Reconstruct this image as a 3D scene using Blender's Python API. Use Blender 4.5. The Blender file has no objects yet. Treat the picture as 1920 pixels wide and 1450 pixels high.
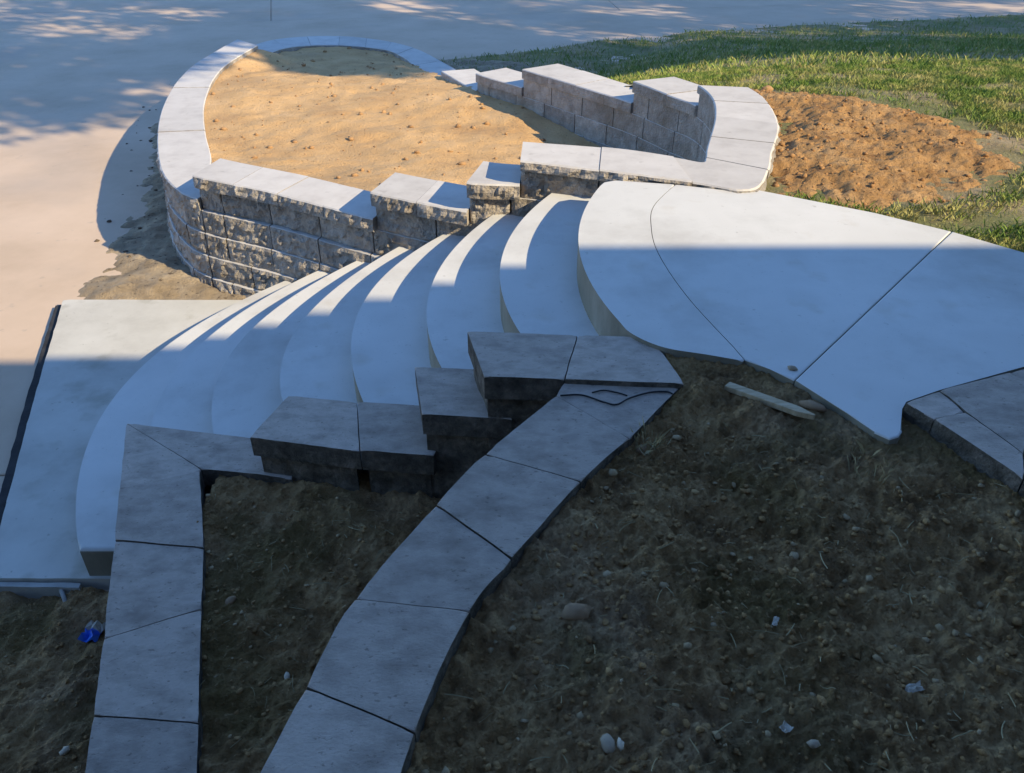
import bpy, bmesh, math, random
import numpy as np
from mathutils import Vector, Matrix, noise
random.seed(7); rng = np.random.default_rng(11)
D = bpy.data
sc = bpy.context.scene
C = sc.collection

# ------------------------------------------------------------------ camera
cam_d = D.cameras.new('camera'); cam = D.objects.new('camera', cam_d); C.objects.link(cam)
cam_d.sensor_width = 36; cam_d.sensor_fit = 'HORIZONTAL'; cam_d.lens = 28.125
cam_d.clip_start = .05; cam_d.clip_end = 600
cam.location = (0, 0, 1.45)
cam.rotation_euler = (math.radians(90) - .58044852, 0, 0)
sc.camera = cam

# ------------------------------------------------------------------ sky, sun, exposure
SX, SY = 1.42, .93
SUN = Vector((SX, -SY, 1.0)).normalized()          # towards the sun
elev = math.asin(SUN.z); azim = math.atan2(SUN.x, SUN.y)
w = D.worlds.new('World'); sc.world = w; w.use_nodes = True
nt = w.node_tree; nt.nodes.clear()
sky = nt.nodes.new('ShaderNodeTexSky'); sky.sky_type = 'NISHITA'; sky.sun_disc = False
sky.sun_elevation = elev; sky.sun_rotation = azim
sky.air_density = 1.0; sky.dust_density = 0.0; sky.ozone_density = 7.0
bg = nt.nodes.new('ShaderNodeBackground'); bg.inputs[1].default_value = .145
wo = nt.nodes.new('ShaderNodeOutputWorld')
nt.links.new(sky.outputs[0], bg.inputs[0]); nt.links.new(bg.outputs[0], wo.inputs[0])
sl = D.lights.new('sun', 'SUN'); sl.energy = 3.6; sl.angle = math.radians(.45); sl.color = (1, .84, .55)
so = D.objects.new('sun', sl); C.objects.link(so); so.location = (20, -11, 15)
so.rotation_euler = (-SUN).to_track_quat('-Z', 'Y').to_euler()
vs = sc.view_settings; vs.view_transform = 'Standard'; vs.look = 'None'; vs.gamma = 1; vs.use_curve_mapping = False
vs.exposure = 1.0

# ------------------------------------------------------------------ helpers
def tag(o, label=None, cat=None, group=None, kind=None):
    if label: o['label'] = label
    if cat: o['category'] = cat
    if group: o['group'] = group
    if kind: o['kind'] = kind
    return o

def link(name, me, parent=None, anchor=True):
    """link a mesh given in world coordinates; its origin goes to the foot of its bounding box"""
    n = len(me.vertices); co = np.empty(n * 3, np.float32); me.vertices.foreach_get('co', co); co = co.reshape(-1, 3)
    org = np.array([0, 0, 0], np.float32)
    if anchor and n:
        lo, hi = co.min(0), co.max(0); org = np.array([(lo[0]+hi[0])/2, (lo[1]+hi[1])/2, lo[2]], np.float32)
        co = co - org; me.vertices.foreach_set('co', co.ravel()); me.update()
    o = D.objects.new(name, me); C.objects.link(o)
    p = Vector(org.tolist())
    if parent:
        o.parent = parent; q = parent.matrix_basis.translation.copy(); pp = parent.parent
        while pp: q += pp.matrix_basis.translation; pp = pp.parent
        p = p - q
    o.location = p
    return o

def mesh_from(verts, faces, mats, midx=None, smooth=False):
    me = D.meshes.new('mesh'); me.from_pydata([tuple(v) for v in verts], [], faces)
    for m in mats: me.materials.append(m)
    if midx is not None: me.polygons.foreach_set('material_index', np.array(midx, np.int32))
    if smooth: me.polygons.foreach_set('use_smooth', np.ones(len(me.polygons), bool))
    me.update(); return me

def fast_mesh(verts, tris, mats, k=3, smooth=False):
    verts = np.asarray(verts, np.float32); tris = np.asarray(tris, np.int32)
    me = D.meshes.new('mesh'); me.vertices.add(len(verts)); me.vertices.foreach_set('co', verts.ravel())
    n = len(tris); me.loops.add(n * k); me.loops.foreach_set('vertex_index', tris.ravel())
    me.polygons.add(n); me.polygons.foreach_set('loop_start', np.arange(0, n * k, k, dtype=np.int32))
    me.polygons.foreach_set('loop_total', np.full(n, k, np.int32))
    if smooth: me.polygons.foreach_set('use_smooth', np.ones(n, bool))
    for m in mats: me.materials.append(m)
    me.update(calc_edges=True); me.validate(); return me

def empty(name, loc, label, cat, group=None):
    o = D.objects.new(name, None); C.objects.link(o); o.location = loc; o.empty_display_size = .1
    return tag(o, label, cat, group)

def fbm(x, y, z=0.0, oct=4):
    return noise.fractal(Vector((x, y, z)), 1.0, 2.0, oct)      # about -1..1

# numpy value noise for the big height fields
_tab = rng.random((256, 256))
def vnoise(x, y):
    xi = np.floor(x).astype(int); yi = np.floor(y).astype(int); fx = x - xi; fy = y - yi
    fx = fx*fx*(3-2*fx); fy = fy*fy*(3-2*fy)
    g = lambda a, b: _tab[a & 255, b & 255]
    return (g(xi, yi)*(1-fx)+g(xi+1, yi)*fx)*(1-fy)+(g(xi, yi+1)*(1-fx)+g(xi+1, yi+1)*fx)*fy - .5
def nfbm(x, y, f, oct=4, gain=.5):
    a = 1.0; s = 0
    for i in range(oct):
        s = s + a*vnoise(x*f+17.3*i, y*f-9.1*i); a *= gain; f *= 2.03
    return s

def catmull(pts, n):
    p = [np.array(q, float) for q in pts]; p = [2*p[0]-p[1]] + p + [2*p[-1]-p[-2]]
    out = []
    for i in range(1, len(p)-2):
        for t in np.linspace(0, 1, n, endpoint=False):
            a, b, c, d = p[i-1:i+3]
            out.append(.5*((2*b)+(-a+c)*t+(2*a-5*b+4*c-d)*t*t+(-a+3*b-3*c+d)*t**3))
    out.append(p[-2]); return [tuple(q) for q in out]

def inside(px, py, poly):
    x = np.asarray(px); y = np.asarray(py); r = np.zeros(x.shape, bool); n = len(poly)
    for i in range(n):
        x0, y0 = poly[i]; x1, y1 = poly[(i+1) % n]
        if y0 == y1: continue
        c = ((y0 > y) != (y1 > y)) & (x < (x1-x0)*(y-y0)/(y1-y0)+x0)
        r ^= c
    return r

def poly_dist(px, py, poly, closed=True):
    d = np.full(np.shape(px), 1e9); n = len(poly)
    for i in range(n if closed else n-1):
        ax, ay = poly[i]; bx, by = poly[(i+1) % n]
        L2 = (bx-ax)**2+(by-ay)**2+1e-12
        t = np.clip(((px-ax)*(bx-ax)+(py-ay)*(by-ay))/L2, 0, 1)
        d = np.minimum(d, np.hypot(px-ax-t*(bx-ax), py-ay-t*(by-ay)))
    return d

def height_field(name, poly, step, zfun, mat, kind='structure', smooth=True, parent=None, grow=0.0):
    xs = [p[0] for p in poly]; ys = [p[1] for p in poly]
    gx = np.arange(min(xs)-step, max(xs)+step*2, step); gy = np.arange(min(ys)-step, max(ys)+step*2, step)
    X, Y = np.meshgrid(gx, gy); Z = zfun(X, Y)
    cx = X[:-1, :-1]+step/2; cy = Y[:-1, :-1]+step/2
    ins = inside(cx, cy, poly)
    nx = len(gx); idx = np.arange(X.size).reshape(X.shape)
    q = np.stack([idx[:-1, :-1], idx[:-1, 1:], idx[1:, 1:], idx[1:, :-1]], -1)[ins]
    used = np.unique(q); remap = np.full(X.size, -1); remap[used] = np.arange(len(used))
    V = np.stack([X.ravel(), Y.ravel(), Z.ravel()], -1)[used]
    me = fast_mesh(V, remap[q], [mat], 4, smooth)
    o = link(name, me, parent)
    if kind: tag(o, kind=kind)
    return o

def prism(name, poly, z0, z1, mat, parent=None, bevel=.005, jitter=.0, seg=.05, bseg=2, tilt=0.0, side=None):
    """solid slab over a footprint, upper edges rounded, its outline slightly uneven"""
    pts = []
    n = len(poly)
    area = sum(poly[i][0]*poly[(i+1) % n][1]-poly[(i+1) % n][0]*poly[i][1] for i in range(n))
    if area < 0: poly = poly[::-1]
    for i in range(n):
        a = Vector(poly[i]).to_2d(); b = Vector(poly[(i+1) % n]).to_2d()
        k = max(1, int((b-a).length/seg)) if jitter else 1
        for j in range(k):
            p = a.lerp(b, j/k)
            if jitter:
                p = p+Vector((noise.noise((p.x*9, p.y*9, 3.1)), noise.noise((p.x*9, p.y*9, 8.7))))*jitter + \
                    Vector((noise.noise((p.x*31, p.y*31, 1)), noise.noise((p.x*31, p.y*31, 5))))*jitter*.6
            pts.append(p)
    bm = bmesh.new()
    tx, ty = random.uniform(-tilt, tilt), random.uniform(-tilt, tilt)
    c = sum(pts, Vector((0, 0)))/len(pts)
    top = [bm.verts.new((p.x, p.y, z1+(p.x-c.x)*tx+(p.y-c.y)*ty)) for p in pts]
    bot = [bm.verts.new((p.x, p.y, z0)) for p in pts]
    ft = bm.faces.new(top); m = len(pts)
    bm.faces.new(bot[::-1])
    for i in range(m):
        bm.faces.new((bot[i], bot[(i+1) % m], top[(i+1) % m], top[i]))
    if bevel:
        es = [e for e in ft.edges]
        bmesh.ops.bevel(bm, geom=es, offset=bevel, segments=bseg, profile=.5, affect='EDGES')
    bmesh.ops.recalc_face_normals(bm, faces=bm.faces)
    if side:
        for f in bm.faces:
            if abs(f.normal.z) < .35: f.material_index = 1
    me = D.meshes.new('mesh'); bm.to_mesh(me); bm.free(); me.materials.append(mat)
    if side: me.materials.append(side)
    return link(name, me, parent)

# ------------------------------------------------------------------ materials
def mat(name, cols, scale=3.0, detail=6, rough=.85, bump=.3, bscale=60, bdist=.004, stops=None,
        tone=0.0, extra=None, aniso=None, spec=.3, bump2=None):
    m = D.materials.new(name); m.use_nodes = True; t = m.node_tree; N = t.nodes; L = t.links; N.clear()
    out = N.new('ShaderNodeOutputMaterial'); b = N.new('ShaderNodeBsdfPrincipled'); L.new(b.outputs[0], out.inputs[0])
    b.inputs['Roughness'].default_value = rough; b.inputs['Specular IOR Level'].default_value = spec
    g = N.new('ShaderNodeNewGeometry'); pos = g.outputs['Position']
    if aniso:
        mp = N.new('ShaderNodeMapping'); mp.inputs['Scale'].default_value = aniso; L.new(pos, mp.inputs[0]); pos = mp.outputs[0]
    n = N.new('ShaderNodeTexNoise'); n.inputs['Scale'].default_value = scale; n.inputs['Detail'].default_value = detail
    n.inputs['Roughness'].default_value = .65; L.new(pos, n.inputs['Vector'])
    r = N.new('ShaderNodeValToRGB'); L.new(n.outputs[0], r.inputs[0])
    e = r.color_ramp.elements; k = len(cols); st = stops or [.3+.4*i/(k-1) for i in range(k)]
    e[0].position = st[0]; e[0].color = (*cols[0], 1); e[1].position = st[-1]; e[1].color = (*cols[-1], 1)
    for i in range(1, k-1):
        q = e.new(st[i]); q.color = (*cols[i], 1)
    col = r.outputs[0]
    if extra:      # spots or stains: (scale, lo, hi, colour, strength)
        for (s, lo, hi, c2, stg) in extra:
            n2 = N.new('ShaderNodeTexNoise'); n2.inputs['Scale'].default_value = s; n2.inputs['Detail'].default_value = 5; L.new(pos, n2.inputs['Vector'])
            mr = N.new('ShaderNodeMapRange'); mr.inputs[1].default_value = lo; mr.inputs[2].default_value = hi; mr.inputs[4].default_value = stg
            L.new(n2.outputs[0], mr.inputs[0])
            mx = N.new('ShaderNodeMix'); mx.data_type = 'RGBA'; L.new(mr.outputs[0], mx.inputs[0]); L.new(col, mx.inputs[6]); mx.inputs[7].default_value = (*c2, 1); col = mx.outputs[2]
    if tone:
        oi = N.new('ShaderNodeObjectInfo'); mr = N.new('ShaderNodeMapRange'); mr.inputs[3].default_value = 1-tone; mr.inputs[4].default_value = 1+tone
        L.new(oi.outputs['Random'], mr.inputs[0])
        vm = N.new('ShaderNodeVectorMath'); vm.operation = 'SCALE'; L.new(col, vm.inputs[0]); L.new(mr.outputs[0], vm.inputs['Scale']); col = vm.outputs[0]
    L.new(col, b.inputs['Base Color'])
    if bump:
        n3 = N.new('ShaderNodeTexNoise'); n3.inputs['Scale'].default_value = bscale; n3.inputs['Detail'].default_value = 7; n3.inputs['Roughness'].default_value = .7
        L.new(pos, n3.inputs['Vector'])
        bp = N.new('ShaderNodeBump'); bp.inputs['Strength'].default_value = bump; bp.inputs['Distance'].default_value = bdist
        L.new(n3.outputs[0], bp.inputs['Height'])
        if bump2:
            v = N.new('ShaderNodeTexVoronoi'); v.inputs['Scale'].default_value = bump2[0]; L.new(pos, v.inputs['Vector'])
            b2 = N.new('ShaderNodeBump'); b2.inputs['Strength'].default_value = bump2[1]; b2.inputs['Distance'].default_value = bump2[2]
            L.new(v.outputs['Distance'], b2.inputs['Height']); L.new(b2.outputs[0], bp.inputs['Normal'])
        L.new(bp.outputs[0], b.inputs['Normal'])
    return m

M = {}
M['concrete'] = mat('pale_concrete', [(.48, .46, .425), (.645, .63, .595), (.73, .71, .675)], 1.1, 10, .8, .12, 180, .002,
                    extra=[(26, .68, .75, (.42, .40, .36), .6), (2.2, .54, .74, (.50, .485, .45), .6), (90, .66, .74, (.40, .38, .34), .6), (4.5, .60, .78, (.52, .47, .39), .6)], spec=.25)
M['shade_side'] = mat('shade_darkened_concrete', [(.17, .155, .115), (.25, .228, .175), (.34, .31, .25)], 4, 8, .9, .4, 90, .004, aniso=(1, 1, .5))  # risers and slab sides coloured darker to deepen the shade between treads
M['padcon'] = mat('weathered_pad_concrete', [(.45, .43, .385), (.55, .53, .48), (.62, .60, .55)], 1.8, 9, .85, .3, 150, .003, extra=[(5, .58, .74, (.34, .32, .26), .6), (30, .68, .75, (.30, .28, .23), .6)])
M['drive'] = mat('driveway_concrete', [(.50, .375, .27), (.58, .44, .325), (.64, .49, .37)], .8, 8, .85, .25, 120, .003,
                 extra=[(9, .66, .8, (.30, .26, .23), .5), (.35, .55, .75, (.36, .31, .27), .6)])
M['cap'] = mat('pale_capstone', [(.49, .455, .425), (.57, .535, .50), (.62, .585, .55)], 5, 8, .85, .25, 140, .003, tone=.07,
               extra=[(14, .64, .76, (.36, .33, .30), .5)])
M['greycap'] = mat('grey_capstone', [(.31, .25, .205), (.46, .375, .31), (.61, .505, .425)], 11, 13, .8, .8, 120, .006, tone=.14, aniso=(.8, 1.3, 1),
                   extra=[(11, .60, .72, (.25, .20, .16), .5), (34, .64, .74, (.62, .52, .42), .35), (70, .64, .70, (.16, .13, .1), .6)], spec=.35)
M['split'] = mat('split_stone_face', [(.25, .22, .19), (.37, .33, .29), (.50, .455, .41)], 9, 9, .9, 1.0, 70, .012, tone=.15,
                 extra=[(3, .5, .7, (.26, .20, .14), .6)], bump2=(55, .7, .011))
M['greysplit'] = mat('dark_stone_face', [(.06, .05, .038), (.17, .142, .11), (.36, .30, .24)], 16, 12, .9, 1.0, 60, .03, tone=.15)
M['soil_dark'] = mat('dark_moist_soil', [(.14, .076, .030), (.43, .252, .106), (.68, .44, .21)], 7, 14, .95, .95, 85, .026,
                     extra=[(1.1, .48, .66, (.62, .42, .26), .7), (2.3, .48, .62, (.20, .132, .040), .75), (40, .64, .70, (.6, .4, .2), .7)], bump2=(70, .7, .014))
M['soil_tan'] = mat('dry_tan_soil', [(.50, .30, .14), (.63, .395, .185), (.72, .47, .24)], 2.2, 10, .95, .9, 45, .02,
                    extra=[(1.1, .55, .72, (.36, .22, .11), .5), (24, .62, .7, (.28, .17, .08), .6)])
M['soil_clay'] = mat('orange_clay_soil', [(.31, .165, .064), (.46, .262, .108), (.58, .36, .17)], 3, 10, .95, 1.0, 40, .03,
                     extra=[(20, .6, .7, (.16, .075, .03), .7)], bump2=(22, .5, .02))
M['soil_grey'] = mat('grey_brown_soil', [(.22, .165, .105), (.37, .285, .19), (.52, .41, .28)], 4, 10, .95, 1, 60, .02,
                     extra=[(22, .6, .7, (.06, .042, .03), .7)])
M['soil_lawn'] = mat('thin_lawn_soil', [(.24, .19, .09), (.38, .295, .165), (.50, .39, .245)], 2.4, 12, .95, 1, 50, .03,
                     extra=[(1.3, .40, .56, (.15, .19, .055), .7), (14, .56, .7, (.22, .165, .09), .6), (60, .6, .7, (.55, .45, .3), .5)])
M['pebble'] = mat('pebble_stone', [(.34, .23, .12), (.46, .33, .18), (.58, .43, .26)], 14, 6, .85, .4, 60, .004, tone=.4)
M['clod'] = mat('soil_clod', [(.17, .092, .036), (.36, .21, .085), (.55, .35, .16)], 14, 8, .95, .9, 90, .01)
M['strip_clod'] = mat('grey_brown_clod', [(.10, .075, .055), (.17, .13, .095)], 14, 8, .95, .9, 60, .01)
M['clod_tan'] = mat('tan_clod', [(.33, .19, .09), (.45, .275, .14)], 14, 8, .95, .8, 60, .01)
M['clod_clay'] = mat('clay_clod', [(.30, .155, .065), (.46, .26, .11)], 14, 8, .95, .8, 60, .01)
M['straw'] = mat('dry_straw', [(.30, .23, .11), (.50, .42, .25)], 8, 3, .8, 0)
M['grass'] = mat('grass_blade', [(.08, .16, .025), (.18, .25, .05), (.40, .36, .14)], 3.2, 8, .75, 0, stops=[.36, .48, .60])
M['leaf'] = mat('tree_leaf', [(.035, .075, .012), (.075, .12, .025)], 3, 3, .6, 0)
M['bark'] = mat('tree_bark', [(.08, .06, .045), (.17, .13, .10)], 6, 8, .95, .9, 20, .03, aniso=(1, 1, .25))
M['wood'] = mat('weathered_wood', [(.36, .27, .16), (.50, .39, .25), (.60, .49, .34)], 12, 8, .85, .4, 60, .003, aniso=(1, 6, 1))
M['board'] = mat('form_board_wood', [(.30, .29, .27), (.46, .45, .42)], 9, 8, .8, .3, 60, .003)
M['dark'] = mat('dark_gap_shadow', [(.02, .02, .022), (.045, .045, .05)], 9, 4, .95, .3, 60, .003)
M['cord'] = mat('black_rubber', [(.008, .008, .01), (.016, .016, .02)], 20, 2, .5, 0)
M['white'] = mat('crumpled_white_paper', [(.40, .35, .28), (.54, .49, .41)], 20, 4, .7, .4, 60, .004)
M['blue'] = mat('blue_wrapper_print', [(.03, .13, .66), (.08, .24, .78)], 14, 3, .35, .2, 60, .003, spec=.5)
M['stucco'] = mat('house_stucco', [(.12, .12, .125), (.16, .16, .165)], 2, 8, .9, .4, 90, .004)
M['roof'] = mat('roof_shingle', [(.09, .08, .075), (.16, .14, .13)], 6, 8, .9, .5, 40, .01)
M['trim'] = mat('white_trim', [(.7, .7, .68), (.78, .78, .76)], 3, 3, .6, 0)
M['glass'] = mat('window_glass', [(.03, .04, .05), (.05, .06, .07)], 2, 2, .05, 0, spec=.6)

# ------------------------------------------------------------------ ground and driveway
base = mesh_from([(-250, -250, -1.62), (250, -250, -1.62), (250, 250, -1.62), (-250, 250, -1.62)], [(0, 1, 2, 3)], [M['soil_grey']])
tag(link('ground', base), kind='structure')

def clip(poly, a, b, keep_left=True, gap=.006):
    """part of a convex polygon on one side of the line a-b, half a joint width away from it"""
    ax, ay = a; bx, by = b; L = math.hypot(bx-ax, by-ay); nx, ny = -(by-ay)/L, (bx-ax)/L
    if not keep_left: nx, ny = -nx, -ny
    s = [(p[0]-ax)*nx+(p[1]-ay)*ny-gap for p in poly]; out = []
    for i in range(len(poly)):
        j = (i+1) % len(poly)
        if s[i] >= 0: out.append(poly[i])
        if s[i]*s[j] < 0:
            t = s[i]/(s[i]-s[j]); out.append((poly[i][0]+t*(poly[j][0]-poly[i][0]), poly[i][1]+t*(poly[j][1]-poly[i][1])))
    return out
drive = empty('driveway', (0, 14, -1.6), None, None); drive['kind'] = 'structure'
big = [(-70, -12), (60, -12), (60, 90), (-70, 90)]
Lnear = ((-2.85, 3.448), (-2.78, 3.457)); Lfar = ((-5.791, 20.714), (-4.089, 21.053))
Lmid = ((-5.192, 18.62), (-4.0, 18.85)); Lv = ((-5.192, 18.735), (-5.954, 21.762)); Lr = ((2.716, 16.73), (2.371, 21.762))
Ll = ((-9.0, 10), (-11.5, 18))
parts = []
near = clip(big, *Lnear, keep_left=False); rest = clip(big, *Lnear, keep_left=True)
near = clip(clip(near, (-1.7, 0), (-1.7, 9), keep_left=True), (-3, 2.585), (-2, 2.585), keep_left=True)
parts.append(near)
far = clip(rest, *Lfar, keep_left=True); mid = clip(rest, *Lfar, keep_left=False)
for reg in (far, ):
    parts += [clip(reg, *Lv, keep_left=True), clip(clip(reg, *Lv, keep_left=False), *Lr, keep_left=True), clip(reg, *Lr, keep_left=False)]
m2 = clip(mid, *Lmid, keep_left=True); m1 = clip(mid, *Lmid, keep_left=False)
parts += [clip(m2, *Lv, keep_left=True), clip(clip(m2, *Lv, keep_left=False), *Lr, keep_left=True), clip(m2, *Lr, keep_left=False)]
parts += [m1]
for p in parts:
    if len(p) > 2: prism('slab', p, -1.52, -1.40, M['drive'], drive, bevel=.006, bseg=1)

# ------------------------------------------------------------------ lips of the curved steps
r = .165
LIP = {8: [-0.0116, 0.218, 0.3189, 0.4126], 7: [-0.0139, 0.2398, 0.2809, 0.0224], 6: [-0.0197, 0.2327, 0.2479, -0.3462],
       5: [0.011, 0.2997, 0.2398, -0.7458], 4: [-0.0461, 0.2743, 0.227, -1.128], 3: [-0.0233, 0.2949, 0.178, -1.5314],
       2: [-0.0082, 0.2705, 0.111, -1.9134], 1: [0.0072, 0.2496, 0.0765, -2.3097]}
YR = {8: (2.5, 4.4), 7: (2.62, 4.75), 6: (2.62, 4.95), 5: (2.62, 5.05), 4: (2.62, 5.15), 3: (2.62, 5.25), 2: (2.62, 5.35), 1: (2.625, 5.5)}
def lip(k, y, off=0.0): return float(np.polyval(LIP[k], y-4))+off

# ------------------------------------------------------------------ landing path of three cast slabs
landing = empty('landing_path', (1.2, 3.0, -.17), None, None); landing['kind'] = 'structure'
lipc = [(lip(8, y), y) for y in np.linspace(2.60, 4.23, 26)]
j1 = catmull([(.876, 4.19), (.715, 3.87), (.662, 3.6), (.648, 3.288), (.70, 2.86), (.812, 2.384)], 6)
ga = .0016
bot_edge = [(.541, 2.453), (.62, 2.42)]
cor = catmull([(lip(8, 2.66), 2.66), (.432, 2.58), (.492, 2.505), (.565, 2.455), (.68, 2.418), (.80, 2.375)], 7)
lipc = [(lip(8, y), y) for y in np.linspace(2.70, 4.23, 26)]
slab_a = [*lipc, (.565, 4.262), (.87, 4.185)] + [(x-ga, y) for x, y in j1] + cor[::-1]
top_edge = [(1.20, 3.975), (1.29, 4.105), (1.79, 3.771), (2.062, 3.546)]
slab_b = [(x+ga, y) for x, y in j1[::-1]] + [(.885, 4.18), (1.22, 4.06), (1.285, 4.12), (1.79, 3.775), (2.062, 3.541), (.945, 2.253), (.88, 2.32)]
slab_c = [(2.066, 3.539), (.9475, 2.2505), (1.057, 2.058), (1.103, 1.96), (1.136, 1.925), (1.168, 1.938), (1.19, 1.965), (1.232, 2.085), (1.263, 2.127), (1.404, 2.19),
          (1.755, 2.334), (2.4, 2.58), (3.3, 2.75), (3.3, 3.05), (2.75, 3.02), (2.269, 3.288)]
for s, bt in ((slab_a, -.19), (slab_b, -.14), (slab_c, -.14)):
    prism('slab', s, bt, 0, M['concrete'], landing, bevel=.006, bseg=2, side=M['shade_side'])

# ------------------------------------------------------------------ the curved staircase
stairs = empty('curved_staircase', (-1, 4, -1.33), 'pale concrete staircase of seven curved steps between the stone planter and the landing', 'staircase')
for k in range(7, 0, -1):
    z = -(8-k)*r
    y0, y1 = YR[k]; ys = np.linspace(y0, y1, 40)
    front = [(lip(k, y), y) for y in ys]
    kb = k+1; back = [(lip(kb, y)+.07, y) for y in ys]
    if k == 1: back = [(lip(2, y)+.07, y) for y in ys]
    o = prism('step', front+back[::-1], z-r-.015, z, M['concrete'], stairs, bevel=.02, bseg=4, side=M['shade_side'])

# pad at the foot of the stairs
pad = prism('concrete_pad', [(-3.40, 5.43), (-2.98, 4.17), (-2.557, 2.961), (-2.43, 2.612), (-1.72, 2.606), (-1.62, 5.42)], -1.47, -1.323, M['padcon'], bevel=.012, bseg=2, jitter=.004)
tag(pad, kind='structure')
fb = []
edge = [(-3.40, 5.43), (-2.98, 4.17), (-2.557, 2.961), (-2.43, 2.612)]
def strip_poly(line, o0, o1):
    a = []; b = []
    for i, p in enumerate(line):
        q0 = line[max(0, i-1)]; q1 = line[min(len(line)-1, i+1)]; dx, dy = q1[0]-q0[0], q1[1]-q0[1]; L = math.hypot(dx, dy)
        nx, ny = dy/L, -dx/L
        a.append((p[0]+nx*o0, p[1]+ny*o0)); b.append((p[0]+nx*o1, p[1]+ny*o1))
    return a+b[::-1]
t = prism('gap_shadow_strip', strip_poly(edge, .012, .066), -1.45, -1.362, M['dark'], bevel=.004, jitter=.004)  # solid black strip stands in for the shadow in the gap beside the pad
tag(t, 'black strip standing for the shadowed gap along the left edge of the pale pad', 'joint strip')
t = prism('form_board', [(-2.46, 2.60), (-1.99, 2.592), (-1.985, 2.565), (-2.46, 2.572)], -1.46, -1.335, M['board'], bevel=.003, jitter=.004)
tag(t, 'thin pale board along the front edge of the concrete pad', 'board')

# ------------------------------------------------------------------ planter wall
ST = [  # outer, inner, level index of the run that STARTS here
 ((-2.365, 5.80), (-2.28, 6.22), 'D'), ((-1.65, 5.42), (-1.50, 5.79), None), ((-.905, 4.94), (-.79, 5.34), 'C'), ((-.27, 4.60), (-.18, 5.01), 'B'),
 ((.046, 4.545), (.066, 4.93), 'A'), ((.548, 4.262), (.60, 4.69), None), ((.95, 4.10), (.92, 4.53), None), ((1.228, 3.99), (1.06, 4.44), None),
 ((1.40, 4.30), (1.10, 4.52), None), ((1.50, 4.60), (1.15, 4.72), None), ((1.696, 5.165), (1.33, 5.35), None), ((1.791, 5.775), (1.42, 5.85), None),
 ((1.80, 6.33), (1.425, 6.40), 'B'), ((1.66, 6.90), (1.27, 6.72), None), ((1.43, 7.38), (1.04, 7.20), 'C'), ((1.10, 7.90), (.76, 7.62), None), ((.485, 8.84), (.10, 8.56), 'D'),
 ((-.06, 9.517), (-.40, 9.22), 'E'), ((-.46, 10.34), (-.86, 10.2), 'F'), ((-.76, 11.2), (-1.13, 10.8), None), ((-1.07, 11.9), (-1.398, 11.62), None),
 ((-1.42, 12.6), (-1.62, 12.15), None), ((-1.98, 13.22), (-1.93, 12.56), None), ((-2.694, 13.58), (-2.58, 12.84), None), ((-3.40, 13.52), (-3.15, 12.8), None),
 ((-3.80, 13.1), (-3.42, 12.5), None), ((-3.93, 12.3), (-3.52, 11.85), 'E'), ((-3.97, 11.45), (-3.56, 11.15), None), ((-3.985, 10.6), (-3.57, 10.45), None),
 ((-3.861, 9.602), (-3.45, 9.6), None), ((-3.62, 8.524), (-3.20, 8.55), None), ((-3.314, 7.549), (-2.89, 7.62), None), ((-2.95, 6.62), (-2.60, 6.87), None),
 ((-2.67, 6.12), (-2.47, 6.47), None)]
LV = {'A': .018, 'B': -.13, 'C': -.31, 'D': -.49, 'E': -.67, 'F': -.85}
NS = len(ST)
OUT = [np.array(s[0]) for s in ST]; INN = [np.array(s[1]) for s in ST]
lev = []; cur = 'D'
for s in ST:
    cur = s[2] or cur; lev.append(cur)
for i_ in range(5, 12): OUT[i_] = OUT[i_]*1.02; INN[i_] = INN[i_]*1.02
def cat1(P, u):
    i = int(math.floor(u)); t = u-i; a, b, c, d = (P[(i+q) % NS] for q in (-1, 0, 1, 2))
    return .5*((2*b)+(-a+c)*t+(2*a-5*b+4*c-d)*t*t+(-a+3*b-3*c+d)*t**3)
US = np.linspace(0, NS, NS*24+1)
MID = np.array([(cat1(OUT, u)+cat1(INN, u))/2 for u in US]); ARC = np.concatenate([[0], np.cumsum(np.hypot(*np.diff(MID, axis=0).T))])
def u2s(u): return float(np.interp(u, US, ARC))
def s2u(s): return float(np.interp(s, ARC, US))
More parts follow.
